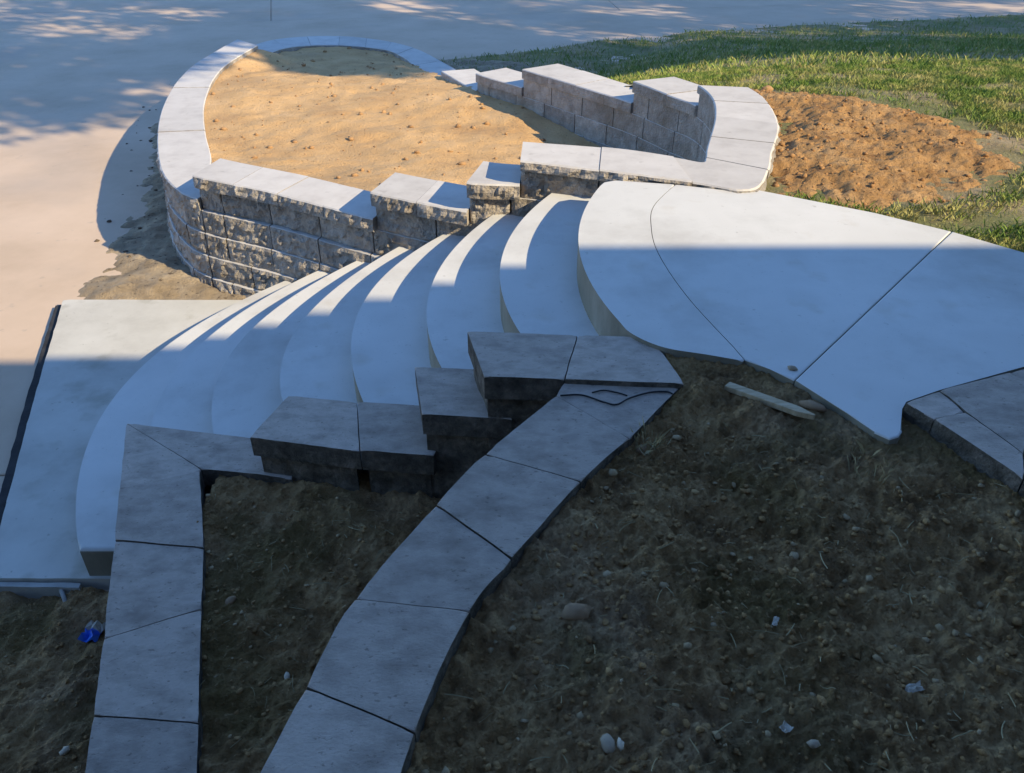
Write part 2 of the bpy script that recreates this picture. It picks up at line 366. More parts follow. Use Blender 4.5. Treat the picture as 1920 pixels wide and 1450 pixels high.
def stone(name, ua, ub, z0, z1, mats, parent, ro, ri, seed, n=8, nv=5, ino=0.0, ini=0.0, ch=.008, gap=.004, top=True):
    """one stone of the ring: curved in plan, faces split rough, top smooth"""
    sa, sb = u2s(ua)+gap, u2s(ub)-gap
    V = []; F = []; MI = []
    prof = nv*2+4
    for i in range(n+1):
        u = s2u(sa+(sb-sa)*i/n); o = cat1(OUT, u); q = cat1(INN, u); d = (o-q)/np.linalg.norm(o-q)
        o = o-d*ino; q = q+d*ini
        we = min(1, i/1.2, (n-i)/1.2)*.75+.25
        col = []
        for j in range(nv+1):                                   # inner face, bottom to top
            z = z0+(z1-ch-z0)*j/nv; wj = min(1, j/.8+.35, (nv-j)/.8+.25)
            a = max(-.35, fbm(q[0]*15+seed, q[1]*15, z*19, 4)+.35*noise.noise((q[0]*40, q[1]*40, z*40)))
            p = q-d*(ri*(a+.25)*we*wj); col.append((p[0], p[1], z))
        p = q+d*ch; col.append((p[0], p[1], z1)); p = o-d*ch; col.append((p[0], p[1], z1))
        for j in range(nv, -1, -1):
            z = z0+(z1-ch-z0)*j/nv; wj = min(1, j/.8+.35, (nv-j)/.8+.25)
            a = max(-.35, fbm(o[0]*15+seed, o[1]*15, z*19, 4)+.35*noise.noise((o[0]*40, o[1]*40, z*40)))
            p = o+d*(ro*(a+.25)*we*wj); col.append((p[0], p[1], z))
        V += col
    P = prof
    for i in range(n):
        for j in range(P-1):
            F.append((i*P+j, (i+1)*P+j, (i+1)*P+j+1, i*P+j+1)); MI.append(0 if nv <= j <= nv+2 else 1)
        F.append((i*P+P-1, (i+1)*P+P-1, (i+1)*P, i*P)); MI.append(1)
    F.append(tuple(range(P))); MI.append(1); F.append(tuple(n*P+j for j in reversed(range(P)))); MI.append(1)
    F = [f[::-1] for f in F]
    return link(name, mesh_from(V, F, mats, MI), parent)

planter = empty('planter_wall', (-1.2, 8.5, -1.4), 'large oval stepped planter wall of split-face blocks with pale capstones, filled with tan soil', 'planter')
runs = []; i = 0
while i < NS:
    j = i
    while j < NS and lev[j] == lev[i]: j += 1
    runs.append((i, j, lev[i])); i = j
CAPM = [M['cap'], M['split']]; BLM = [M['cap'], M['split']]
sd = 0
for (a, b, lv) in runs:
    sa, sb = u2s(a), u2s(b); n = max(1, round((sb-sa)/.46)); z1 = LV[lv]
    for k in range(n):
        sd += 1
        s0 = sa+(sb-sa)*k/n; s1 = sa+(sb-sa)*(k+1)/n
        far_ = 18 <= s2u(s0) < 31
        zz = random.uniform(-.003, .003)
        stone('cap_stone', s2u(s0), s2u(s1), (z1-.09 if lv != 'A' else -.04), z1+zz, CAPM, planter, .028 if not far_ else .008, .006, sd*3.7, n=6 if far_ else 18, nv=2 if far_ else 4, gap=.0016)
order = 'ABCDEF'
for k in range(8):
    zt = -.04-.18*k; zb = zt-.18
    # contiguous runs whose top is above this course
    good = [order.index(l) <= k for l in lev]
    if k == 0: spans = [(4, 12)]
    else:
        st = 0; spans = []
        if all(good): spans = [(0, NS)]
        else:
            i0 = next(i for i in range(NS) if good[i] and not good[i-1])
            cnt = 0
            while good[(i0+cnt) % NS]: cnt += 1
            spans = [(i0, i0+cnt)]
    for (a, b) in spans:
        S = ARC[-1]
        def su(u): return u2s(u % NS)+S*(u//NS) if u != NS else S
        sa, sb = su(a), su(b); n = max(1, round((sb-sa)/.47)); off = .235 if k % 2 else 0.0
        cuts = [sa]+[sa+(sb-sa)*(q)/n+off for q in range(0 if off else 1, n)]+[sb]
        for q in range(len(cuts)-1):
            s0, s1 = cuts[q], cuts[q+1]
            if s1-s0 < .05: continue
            um = s2u(((s0+s1)/2) % S)
            if k >= 5 and 4.5 < um < 15: continue                # buried on both sides
            if s0 < S < s1: pieces = [(s0, S), (S, s1)]
            else: pieces = [(s0, s1)]
            for (p0, p1) in pieces:
                if p1-p0 < .03: continue
                sd += 1
                w0 = p0-S if p0 >= S-1e-6 else p0; w1 = p1-S if p0 >= S-1e-6 else p1
                fr = um > 31 or um < 5
                bat = (.05 if k <= 3 else .014-.019*(k-4))+random.uniform(-.003, .003)
                stone('block', s2u(w0), s2u(w1), zb+.002, zt-.001, BLM, planter, .026 if fr else .012, .012, sd*5.1, n=20 if fr else 6, nv=8 if fr else 3, ino=bat, ini=.02, ch=.004, gap=.0055)

# ------------------------------------------------------------------ soil in the planter, strip round it
inner_poly = [tuple(cat1(INN, u)*.88+cat1(OUT, u)*.12) for u in np.linspace(0, NS, NS*6, endpoint=False)]
outer_poly = [tuple(cat1(OUT, u)*.9+cat1(INN, u)*.1) for u in np.linspace(0, NS, NS*6, endpoint=False)]
def z_planter(X, Y):
    t = np.clip((Y-9.2)/3.0, 0, 1); z = -.70-.19*t*t*(3-2*t)
    tn = np.clip((6.9-Y)/1.3, 0, 1); z = z+.12*tn*np.clip((.0-X)/.8, 0, 1)
    z = z-.12*np.clip((X-.1)/.8, 0, 1)*np.clip((9-Y)/2, 0, 1)
    de = poly_dist(X, Y, [(-3.5, 11.8), (-3.57, 10.45), (-3.45, 9.6), (-3.2, 8.55), (-2.89, 7.62)], False)
    z = np.maximum(z, -.71-.35*de)
    return z+.05*nfbm(X, Y, .9, 3)*np.clip(de/.4, .2, 1)+.03*nfbm(X, Y, 4, 5, .6)*np.clip(de/.4, .3, 1)+.012*nfbm(X, Y, 22, 2)
height_field('planter_soil', inner_poly, .045, z_planter, M['soil_tan'])
strip = [(-5.6, 14.5), (-5.5, 13.1), (-5.1, 10.6), (-4.16, 8.2), (-3.78, 6.5), (-3.55, 5.72), (-3.45, 5.38), (-1.2, 5.3), (-2.2, 7), (-2.5, 10), (-2.5, 13), (-1, 12), (-.5, 12), (1, 14.4), (1, 15), (-1, 15.2)]
strip = [(-5.1, 14.0), (-4.95, 13.1), (-4.75, 10.6), (-3.98, 8.2), (-3.62, 6.6), (-3.50, 5.85), (-3.42, 5.3), (-1.2, 5.3), (.5, 9), (.5, 14.5), (-2.5, 14.9)]
def z_strip(X, Y):
    d = poly_dist(X, Y, strip)
    return -1.42+.07*np.clip(d/.4, 0, 1)+.045*nfbm(X, Y, 3.5, 4, .6)*np.clip(d/.1, 0, 1.0)+.02*nfbm(X, Y, 15, 3)
height_field('soil_strip', strip, .035, z_strip, M['soil_grey'])

# ------------------------------------------------------------------ dark terraces
EDGE4 = [(0.568, 2.259), (0.361, 1.971), (0.198, 1.766), (0.002, 1.464), (-0.102, 1.294), (-0.197, 0.977), (-0.229, 0.756), (-0.240, 0.467)]
def z_terr(X, Y):
    dl = poly_dist(X, Y, [(.56, 2.45), (.62, 2.44), (.8, 2.377), (.945, 2.25), (1.057, 2.058), (1.136, 1.92)], False)
    d5 = poly_dist(X, Y, [(1.2, 1.97), (1.235, 2.07), (1.283, 1.98), (1.407, 1.70), (1.8, 1.15)], False)
    z = -.068+.045*np.clip(1-np.minimum(dl, d5)/.6, 0, 1)
    k = np.clip(np.minimum(dl, d5)/.16, .25, 1)
    z = z+k*(.03*nfbm(X, Y, 3, 3)+.030*nfbm(X, Y, 8, 4, .6)-.036*np.abs(nfbm(X, Y, 15, 4, .65)))+.013*nfbm(X, Y, 48, 3, .65)
    d4 = poly_dist(X, Y, EDGE4, False)
    d4 = np.where(inside(X, Y, EDGE4+[(-1.5, .3), (-1.5, 2.25)]), 0, d4)
    return np.minimum(z, -.046+2.5*d4+.006*nfbm(X, Y, 30, 3))
terr_poly = [(-.75, -.75), (5, -.75), (5, 2.4), (2.2, 2.42), (1.3, 2.05), (1.2, 2.15), (.9, 2.42), (.62, 2.6), (.36, 2.4), (.0, 2.0), (-.27, 1.55), (-.40, 1.1)]
def split_field(name, poly, box, fine, coarse, zf, m): height_field(name, poly, fine, zf, m)
near_poly = [(-.43, .5), (3.2, .5), (3.2, 2.5), (2.2, 2.42), (1.3, 2.05), (1.2, 2.2), (.9, 2.45), (.66, 2.50), (.55, 2.50)]+[(x-.03, y) for x, y in EDGE4[:-1]]
height_field('terrace_soil', near_poly, .006, z_terr, M['soil_dark'])
back_poly = [(-.43, -1.7), (9, -1.7), (9, 2.5), (3.2, 2.5), (3.2, .5), (-.43, .5)]
height_field('terrace_soil', back_poly, .05, lambda X, Y: z_terr(X, Y)-.01, M['soil_dark'])
def z_low(X, Y):
    return -.595+.02*np.clip((Y-2)/.5, 0, 1)+.035*nfbm(X, Y, 3, 3)+.034*nfbm(X, Y, 8, 4, .6)-.034*np.abs(nfbm(X, Y, 14, 4, .6))+.013*nfbm(X, Y, 48, 3, .6)
low_poly = [(-1.163, 0.512), (-0.419, 0.512), (-0.446, 1.116), (-0.140, 1.674), (0.186, 2.232), (0.186, 2.465), (-1.163, 2.465)]
height_field('lower_bed_soil', low_poly, .009, z_low, M['soil_dark'])
def z_left(X, Y):
    return -1.375+.03*np.clip((X+2.4)/.8, 0, 1)+.04*nfbm(X, Y, 2.5, 3)+.034*nfbm(X, Y, 9, 4, .55)-.03*np.abs(nfbm(X, Y, 14, 4, .6))+.013*nfbm(X, Y, 48, 3, .6)
left_poly = [(-4.5, .4), (-1.2, .4), (-1.3, 1.8), (-1.5, 2.6), (-1.5, 2.9), (-1.85, 2.7), (-1.85, 2.58), (-2.5, 2.575), (-2.6, 2.75), (-3.0, 2.55), (-4.5, 2.4)]
height_field('lower_ground_soil', left_poly, .012, z_left, M['soil_dark'])

# ------------------------------------------------------------------ grey garden walls beside the steps
def inset(poly, d):
    P = [np.array(p, float) for p in poly]; n = len(P)
    if sum(P[i][0]*P[(i+1) % n][1]-P[(i+1) % n][0]*P[i][1] for i in range(n)) < 0: P = P[::-1]
    out = []
    for i in range(n):
        a = P[i]-P[i-1]; b = P[(i+1) % n]-P[i]; a /= np.linalg.norm(a); b /= np.linalg.norm(b)
        na = np.array([-a[1], a[0]]); nb = np.array([-b[1], b[0]]); m = na+nb; out.append(tuple(P[i]+m*d/max(.35, 1+na.dot(nb))))
    return out
def wall(root, stones, z, zbot, cap=.09):
    for st in stones:
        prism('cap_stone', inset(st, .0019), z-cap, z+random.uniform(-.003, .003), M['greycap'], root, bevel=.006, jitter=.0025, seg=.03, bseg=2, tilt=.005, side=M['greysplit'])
        zt = z-cap-.002; 
        while zt > zbot+.02:
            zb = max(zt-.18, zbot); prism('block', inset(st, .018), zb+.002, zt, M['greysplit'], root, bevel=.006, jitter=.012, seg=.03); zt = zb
side = empty('stepped_side_wall', (-.3, 2.6, -1.3), 'stepped side wall of dark grey capstones closing the near ends of the curved steps', 'retaining wall')
S3 = [[(-0.169, 2.615), (0.244, 2.587), (0.178, 2.283), (-0.097, 2.300)], [(0.244, 2.587), (0.459, 2.575), (0.535, 2.478), (0.580, 2.251), (0.178, 2.283)]]
S2b = [[(-0.382, 2.657), (-0.112, 2.639), (0.000, 2.359), (0.000, 2.306), (-0.323, 2.335)]]
S2a = [[(-0.920, 2.730), (-0.629, 2.679), (-0.565, 2.353), (-1.000, 2.439)], [(-0.629, 2.679), (-0.339, 2.645), (-0.258, 2.418), (-0.289, 2.321), (-0.565, 2.353)]]
S1c = [[(-1.652, 2.781), (-1.099, 2.679), (-0.929, 2.654), (-0.853, 2.408), (-1.006, 2.442), (-1.231, 2.471)]]
wall(side, S3, -.02, -.8); wall(side, S2b, -.20, -.85); wall(side, S2a, -.38, -.85); wall(side, S1c, -.56, -1.4)
curb = empty('low_garden_wall', (-1.3, 1.9, -1.4), 'low straight garden wall of grey capstones with dark soil on both sides', 'garden wall')
S1 = [[(-1.652, 2.781), (-1.231, 2.471), (-1.232, 2.453), (-1.506, 2.349)], [(-1.506, 2.349), (-1.231, 2.457), (-1.078, 2.033), (-1.410, 2.072)],
      [(-1.410, 2.072), (-1.078, 2.033), (-0.999, 1.762), (-1.267, 1.642)], [(-1.267, 1.642), (-0.999, 1.762), (-0.874, 1.354), (-1.180, 1.376)],
      [(-1.180, 1.376), (-0.874, 1.354), (-0.777, 1.014), (-1.071, 1.014)], [(-1.071, 1.014), (-0.777, 1.014), (-0.683, 0.664), (-0.976, 0.664)]]
wall(curb, S1, -.56, -1.42)
arc = empty('curved_garden_wall', (0, 1.8, -.8), 'curved garden wall of broad grey capstones sweeping from the landing towards the bottom edge', 'garden wall')
LE = catmull([(0.146, 2.210), (-0.083, 1.892), (-0.211, 1.671), (-0.380, 1.333), (-0.445, 1.085), (-0.511, 0.799), (-0.551, 0.489)], 6); RE = catmull([(0.362, 1.972), (0.198, 1.766), (0.002, 1.464), (-0.101, 1.294), (-0.197, 0.977), (-0.229, 0.764), (-0.240, 0.489)], 6)
S4 = [[(0.179, 2.299), (0.568, 2.259), RE[0], LE[0]]]
for q in range(6): S4.append(LE[q*6:q*6+7]+RE[q*6:q*6+7][::-1])
wall(arc, S4, -.035, -.85)
rw = empty('right_garden_wall', (1.6, 2.0, -.3), 'grey paver-topped garden wall at the right edge beside the landing', 'garden wall')
S5 = [[(1.235, 2.074), (1.375, 2.14), (1.399, 2.021), (1.283, 1.982)], [(1.283, 1.982), (1.399, 2.021), (1.466, 1.809), (1.407, 1.698)],
      [(1.375, 2.14), (1.655, 2.25), (1.69, 2.14), (1.466, 1.809), (1.399, 2.021)], [(1.655, 2.25), (2.2, 2.46), (2.2, 1.9), (1.69, 2.14)],
      [(1.69, 2.14), (2.2, 1.9), (1.9, 1.4), (1.466, 1.809)], [(1.466, 1.809), (1.9, 1.4), (1.8, 1.15), (1.407, 1.698)]]
wall(rw, S5, .03, -.45, cap=.08)

# ------------------------------------------------------------------ lawn, clay mound
lawn_poly = [(1.27, 4.09), (2.07, 3.52), (2.30, 3.26), (2.75, 3.0), (3.3, 3.0), (9, 2.2), (26, 4), (30, 25.3), (11.333, 19.306), (5.8, 18.0), (3.529, 17.15), (2.679, 16.6), (1.6, 16.2), (.385, 15.35),
             (-.924, 14.6), (-1.7, 13.9), (-1.4, 12.45), (-1.0, 11.8), (-.66, 10.9), (-.3, 9.95), (.15, 9.2), (.8, 8.2), (1.35, 7.35), (1.75, 6.35), (1.72, 5.7), (1.62, 5.1), (1.42, 4.55), (1.2, 4.15)]
def z_lawn0(X, Y):
    yb = np.clip(11.3+1.75*X, 10.8, 17.5); t = np.clip((Y-6.2)/(yb-6.2), 0, 1); t = t*t*(3-2*t)*.4+t*.6
    return np.maximum(-.05-1.36*t, -1.39)
def z_lawn(X, Y):
    z = z_lawn0(X, Y)
    dl = poly_dist(X, Y, [(1.27, 4.1), (2.07, 3.53), (2.3, 3.27), (2.75, 3.0), (3.3, 3.0)], False)
    return z+.03*nfbm(X, Y, 1.1, 4)+.015*nfbm(X, Y, 9, 3)-.03*np.clip(1-dl/.3, 0, 1)
height_field('lawn', lawn_poly, .06, z_lawn, M['soil_lawn'])
mound = [(1.42, 4.36), (1.60, 4.16), (1.9, 4.0), (2.25, 4.05), (2.7, 4.30), (3.0, 4.7), (3.10, 5.1), (3.06, 5.6), (2.75, 6.0), (2.4, 6.35), (2.0, 6.62), (1.72, 6.62), (1.68, 5.8), (1.58, 5.1), (1.40, 4.55)]
def z_mound(X, Y):
    d = poly_dist(X, Y, mound); s = np.where(inside(X, Y, mound), d, -d)
    b = np.clip((s+.05)/.55, 0, 1); b = b*b*(3-2*b)
    e = np.clip((s+.19)/.28+.35*nfbm(X, Y, 5, 3), 0, 1)
    return z_lawn0(X, Y)-.035+.03*nfbm(X, Y, 1.1, 4)+.05*e+.045*b+.8*e*(.07*nfbm(X, Y, 1.8, 3)+.04*nfbm(X, Y, 6, 4, .55)-.05*np.abs(nfbm(X, Y, 9, 3, .6))+.022*nfbm(X, Y, 26, 3, .65))
mp = [(x+(x-2.2)*.17, y+(y-5.2)*.10) for x, y in mound]
height_field('clay_mound', mp, .018, z_mound, M['soil_clay'])

def blades(n, poly, dens, h, wd, zf, seed):
    g = np.random.default_rng(seed); xs = [p[0] for p in poly]; ys = [p[1] for p in poly]
    x = g.uniform(min(xs), max(xs), n); y = g.uniform(min(ys), max(ys), n)
    k = inside(x, y, poly) & (g.random(n) < dens(x, y)); x, y = x[k], y[k]; n = len(x); z = zf(x, y)-.005
    a = g.uniform(0, 6.283, n); hh = h*(.45+.9*g.random(n)); l = g.uniform(.1, .9, n)*hh; b = g.uniform(0, 6.283, n); wdd = wd*(.6+.8*g.random(n))
    ca, sa = np.cos(a)*wdd, np.sin(a)*wdd
    v0 = np.stack([x-ca, y-sa, z], 1); v1 = np.stack([x+ca, y+sa, z], 1)
    v2 = np.stack([x+np.cos(b)*l*.4+ca*.5, y+np.sin(b)*l*.4+sa*.5, z+hh*.6], 1); v3 = np.stack([x+np.cos(b)*l, y+np.sin(b)*l, z+hh*.95], 1)
    V = np.stack([v0, v1, v2, v3], 1).reshape(-1, 3); i = np.arange(n)*4
    return V, np.concatenate([np.stack([i, i+1, i+2], 1), np.stack([i, i+2, i+3], 1)])
def pl_clear(x, y): return (poly_dist(x, y, outer_poly) > .17)*1.0
def dens_near(x, y):
    m = inside(x, y, mound); d = poly_dist(x, y, mound); dm = np.where(m, 0, np.clip((d+.0)/.16, 0, 1))
    d2 = poly_dist(x, y, [(1.9, 3.75), (2.3, 3.75), (2.75, 3.95), (3.2, 4.3), (3.6, 4.4)], False)      # bare trodden strip by the path
    pat = np.clip(.56+2.4*nfbm(x, y, 2.6, 4, .6), .08, 1)+.5*(poly_dist(x, y, [(2.1, 3.85), (2.25, 3.75)], False) < .18)+.8*(poly_dist(x, y, [(2.6, 3.35), (3.2, 3.2), (4, 3.5)], False) < .42)+.7*(poly_dist(x, y, [(1.72, 3.98), (1.95, 3.85)], False) < .10)
    return pl_clear(x, y)*dm*pat*np.clip((d2-.03)/.16, .06, 1)
nb = [(1.27, 4.09), (2.07, 3.52), (2.30, 3.26), (2.75, 3.0), (6, 2.6), (7, 9), (.2, 9), (1.75, 6.5), (1.72, 5.7), (1.62, 5.1), (1.42, 4.55)]
V, T = blades(420000, nb, dens_near, .042, .0022, z_lawn, 3)
V2, T2 = blades(330000, lawn_poly, lambda x, y: pl_clear(x, y)*np.where(y > 8.5, np.clip(.8+1.2*nfbm(x, y, .8, 3), .15, 1)*np.clip(40/(y*y/4+1), .15, 1), 0)*(x < 14), .07, .0055, z_lawn, 4)
V = np.concatenate([V, V2]); T = np.concatenate([T, T2+len(V)-len(V2)])
g = link('grass', fast_mesh(V, T, [M['grass']])); tag(g, 'patchy short green grass on the lawn at the upper right', 'grass', kind='stuff')

# ------------------------------------------------------------------ clods, pebbles, straw
def ico(sub=1):
    bm = bmesh.new(); bmesh.ops.create_icosphere(bm, subdivisions=sub, radius=1)
    v = np.array([x.co[:] for x in bm.verts]); f = np.array([[y.index for y in x.verts] for x in bm.faces]); bm.free(); return v, f
IV, IF = ico(1); IV2, IF2 = ico(2)
def scatter(name, n, poly, zf, m, smin, smax, label, cat, seed, sink=.3, pw=3.0, flat=.7, weight=None, thing=True):
    g = np.random.default_rng(seed); xs = [p[0] for p in poly]; ys = [p[1] for p in poly]
    x = g.uniform(min(xs), max(xs), n*3); y = g.uniform(min(ys), max(ys), n*3); k = inside(x, y, poly)
    if weight is not None: k &= g.random(n*3) < weight(x, y)
    x, y = x[k][:n], y[k][:n]; n = len(x); z = zf(x, y); s = smin+(smax-smin)*g.random(n)**pw
    sc3 = np.stack([s*g.uniform(.7, 1.4, n), s*g.uniform(.7, 1.4, n), s*flat*g.uniform(.7, 1.2, n)], 1)
    V = IV[None]*(1+.42*(g.random((n, len(IV), 1))-.5)*2)*sc3[:, None, :]
    a = g.uniform(0, 6.283, n); ca, sa = np.cos(a)[:, None], np.sin(a)[:, None]
    V = np.stack([V[..., 0]*ca-V[..., 1]*sa, V[..., 0]*sa+V[..., 1]*ca, V[..., 2]], -1)
    V += np.stack([x, y, z+s*flat*(1-sink)*.6], 1)[:, None, :]
    F = (IF[None]+(np.arange(n)*len(IV))[:, None, None]).reshape(-1, 3)
    o = link(name, fast_mesh(V.reshape(-1, 3), F, [m])); return tag(o, label, cat, kind='stuff')
vis_terr = [(-0.220, 0.835), (1.143, 0.835), (1.714, 1.758), (1.143, 1.758), (1.011, 1.714), (0.835, 1.978), (0.545, 2.127), (0.369, 1.934), (0.211, 1.732), (0.018, 1.432), (-0.088, 1.266), (-0.158, 1.055)]
vis_low = [(-1.001, 0.910), (-0.501, 0.910), (-0.410, 1.365), (-0.228, 1.729), (-0.091, 1.956), (0.091, 2.230), (-1.165, 2.348)]
vis_left = [(-2.6, 1.2), (-1.2, 1.2), (-1.35, 1.75), (-1.6, 2.5), (-2.45, 2.55)]
scatter('soil_clods', 5200, vis_terr, z_terr, M['clod'], .001, .010, 'loose dark soil crumbs over the right-hand bed', 'soil crumbs', 21, pw=6)
scatter('soil_clods', 1800, vis_low, z_low, M['clod'], .001, .009, 'loose dark soil crumbs in the lower bed between two walls', 'soil crumbs', 22, pw=6)
scatter('soil_clods', 1700, vis_left, z_left, M['clod'], .0012, .010, 'loose dark soil crumbs left of the low wall', 'soil crumbs', 23, pw=6)
scatter('gravel', 240, vis_terr, z_terr, M['pebble'], .002, .012, 'small pale gravel bits in the right-hand bed', 'gravel', 24, pw=3)
scatter('gravel', 100, vis_low, z_low, M['pebble'], .002, .012, 'small pale gravel bits in the lower bed', 'gravel', 25, pw=3)
scatter('gravel', 110, vis_left, z_left, M['pebble'], .002, .011, 'small pale gravel bits left of the low wall', 'gravel', 26, pw=3)
scatter('tan_clods', 700, inner_poly, z_planter, M['clod_tan'], .004, .03, 'dry tan soil lumps lying in the planter', 'soil lumps', 27, pw=5)
scatter('clay_clods', 1500, mp, z_mound, M['clod_clay'], .003, .018, 'orange clay lumps on the bare mound', 'soil lumps', 28, pw=6)
scatter('strip_clods', 160, [(-5.3, 13), (-5.0, 10.6), (-4.1, 8.2), (-3.7, 6.5), (-3.4, 5.7), (-2.5, 5.6), (-2.9, 6.3), (-3.7, 8.5), (-4.0, 11), (-4, 13)], z_strip, M['strip_clod'], .004, .026, 'dark soil lumps along the foot of the planter wall', 'soil lumps', 29, pw=3)
def straws(name, n, poly, zf, label, seed, lmax=.07):
    g = np.random.default_rng(seed); xs = [p[0] for p in poly]; ys = [p[1] for p in poly]
    V = []; F = []
    c = 0
    while c < n:
        x, y = g.uniform(min(xs), max(xs)), g.uniform(min(ys), max(ys))
        if not inside(np.array([x]), np.array([y]), poly)[0]: continue
        c += 1; L = g.uniform(.012, lmax)*g.random()**.7; a = g.uniform(0, 6.28); kx = g.uniform(-14, 14); wd = g.uniform(.0006, .0014)
        z = float(zf(np.array([[x]]), np.array([[y]]))[0, 0])+.004; b0 = len(V); up = g.uniform(0, .25)
        for i in range(5):
            px, py = x, y; V += [(x-math.sin(a)*wd, y+math.cos(a)*wd, z), (x+math.sin(a)*wd, y-math.cos(a)*wd, z), (x, y, z+wd*1.6)]
            x += math.cos(a)*L/4; y += math.sin(a)*L/4; a += kx*L/4; z = max(float(zf(np.array([[x]]), np.array([[y]]))[0, 0])+.003, z+up*L/4*.5)
        for i in range(4):
            q = b0+i*3
            for u, v in ((0, 1), (1, 2), (2, 0)): F.append((q+u, q+v, q+3+v, q+3+u))
    o = link(name, mesh_from(V, F, [M['straw']])); return tag(o, label, 'straw', kind='stuff')
straws('straw_bits', 220, vis_terr, z_terr, 'thin pale straw and root bits over the right-hand bed', 31)
straws('straw_bits', 190, vis_low, z_low, 'thin pale straw and root bits in the lower bed', 32)
straws('straw_bits', 110, vis_left, z_left, 'thin pale straw and root bits left of the low wall', 33)

def rock(name, x, y, zf, sx, sy, sz, rot, m, label, cat, seed, sink=.3):
    g = np.random.default_rng(seed); z = zf if isinstance(zf, float) else float(zf(np.array([[x]]), np.array([[y]]))[0, 0])
    V = []
    for v in IV2:
        k = 1+.34*noise.noise(Vector(v*1.7)+Vector((seed, 0, 0)))+.22*noise.noise(Vector(v*4)+Vector((seed, 3, 0)))
        p = v*k*np.array([sx, sy, sz]); V.append((x+p[0]*math.cos(rot)-p[1]*math.sin(rot), y+p[0]*math.sin(rot)+p[1]*math.cos(rot), z+p[2]+sz*(1-2*sink)))
    return tag(link(name, mesh_from(V, [tuple(f) for f in IF2], [m], smooth=True)), label, cat)
M['brownrock'] = mat('brown_rock', [(.24, .145, .08), (.36, .24, .14)], 14, 8, .85, .5, 60, .004)
M['greyrock'] = mat('grey_rock', [(.30, .235, .165), (.44, .35, .25)], 14, 8, .85, .5, 60, .004)
M['palerock'] = mat('pale_rock', [(.5, .42, .31), (.66, .56, .42)], 14, 8, .85, .4, 60, .004)
rock('pebble', .956, 2.316, 0.0, .018, .010, .008, -.4, M['greyrock'], 'small grey pebble lying alone on the blue-shaded landing', 'pebble', 1, .1)
rock('stone', .97, 2.125, z_terr, .042, .022, .014, -.6, M['brownrock'], 'flat brown stone tucked behind the wooden stake', 'stone', 2)
rock('stone', 0.197, 0.972, z_terr, .017, .021, .013, .3, M['greyrock'], 'rounded grey stone in soil near the bottom edge', 'stone', 3)
rock('stone', 0.222, 0.968, z_terr, .007, .014, .008, .1, M['palerock'], 'small upright pale stone beside the rounded grey one', 'stone', 4)
rock('stone', 0.154, 1.314, z_terr, .035, .024, .02, .1, M['brownrock'], 'brown half buried stone in soil right of the curved wall', 'stone', 5, .45)
rock('stone', 0.402, 1.964, z_terr, .022, .017, .016, .6, M['brownrock'], 'round brown stone against the upper curved wall edge', 'stone', 6, .35)
rock('stone', 0.620, 0.972, z_terr, .013, .009, .008, 0, M['greyrock'], 'pale grey stone right of the crumpled white scrap, lower right', 'stone', 8)
rock('stone', -.682, 1.545, z_low, .009, .017, .011, .2, M['palerock'], 'pale stone in the lower bed beside the curved wall', 'stone', 9, .2)
rock('stone', -1.674, 1.756, z_left, .020, .014, .012, 1.0, M['palerock'], 'pale stone on dark ground left of the low wall', 'stone', 10, .2)
rock('stone', -.93, 1.82, z_low, .022, .014, .012, 1.0, M['brownrock'], 'brownish stone beside the right edge of the low straight wall', 'stone', 12, .3)
rock('clay_lump', 2.03, 6.62, z_lawn, .05, .035, .03, .4, M['clod_tan'], 'pale tan clay lump at the top of the orange mound', 'clay lump', 13, .2)

def crumple(name, x, y, zf, s, rot, m, label, cat, seed, aspect=1.0, m2=None, h=.35):
    """folded scrap: a little sheet with creases and thickness"""
    z = float(zf(np.array([[x]]), np.array([[y]]))[0, 0]); g = np.random.default_rng(seed); n = 6
    top = []
    for j in range(n):
        for i in range(n):
            u, v = (i/(n-1)-.5)*s*aspect, (j/(n-1)-.5)*s
            u += g.normal(0, s*.03); v += g.normal(0, s*.03); hz = abs(g.normal(0, s*h*.6))+s*.06+s*h*.5*math.sin(i*1.3+j*.6+seed)**2
            top.append((x+u*math.cos(rot)-v*math.sin(rot), y+u*math.sin(rot)+v*math.cos(rot), z+hz))
    V = top+[(p[0], p[1], p[2]-.0012) for p in top]; F = []; MI = []; N = n*n
    for j in range(n-1):
        for i in range(n-1):
            a = j*n+i; mi = 1 if (m2 and j >= n//2) else 0
            F.append((a, a+1, a+n+1, a+n)); MI.append(mi); F.append((N+a+n, N+a+n+1, N+a+1, N+a)); MI.append(mi)
    bd = [i for i in range(n)]+[j*n+n-1 for j in range(1, n)]+[N-1-i for i in range(1, n)]+[j*n for j in range(n-2, 0, -1)]
    for q in range(len(bd)):
        a, b = bd[q], bd[(q+1) % len(bd)]; F.append((b, a, N+a, N+b)); MI.append(0)
    return tag(link(name, mesh_from(V, F, [m]+([m2] if m2 else []), MI)), label, cat)
crumple('paper_scrap', 0.886, 1.111, z_terr, .022, .2, M['white'], 'crumpled white scrap half buried in dark soil at lower right', 'scrap', 5, 1.9)
crumple('paper_scrap', .574, 1.008, z_terr, .021, .7, M['white'], 'small torn white scrap on soil near the bottom right', 'scrap', 6, 1.1)
crumple('dry_leaf', .629, 1.289, z_terr, .012, 1.1, M['white'], 'narrow pale dry leaf standing out on the dark right bed', 'leaf', 7, 2.4)
crumple('wrapper', -1.83, 2.335, z_left, .105, -.1, M['blue'], 'shiny blue and white wrapper on soil against the low wall', 'wrapper', 9, .72, M['white'], h=.3)

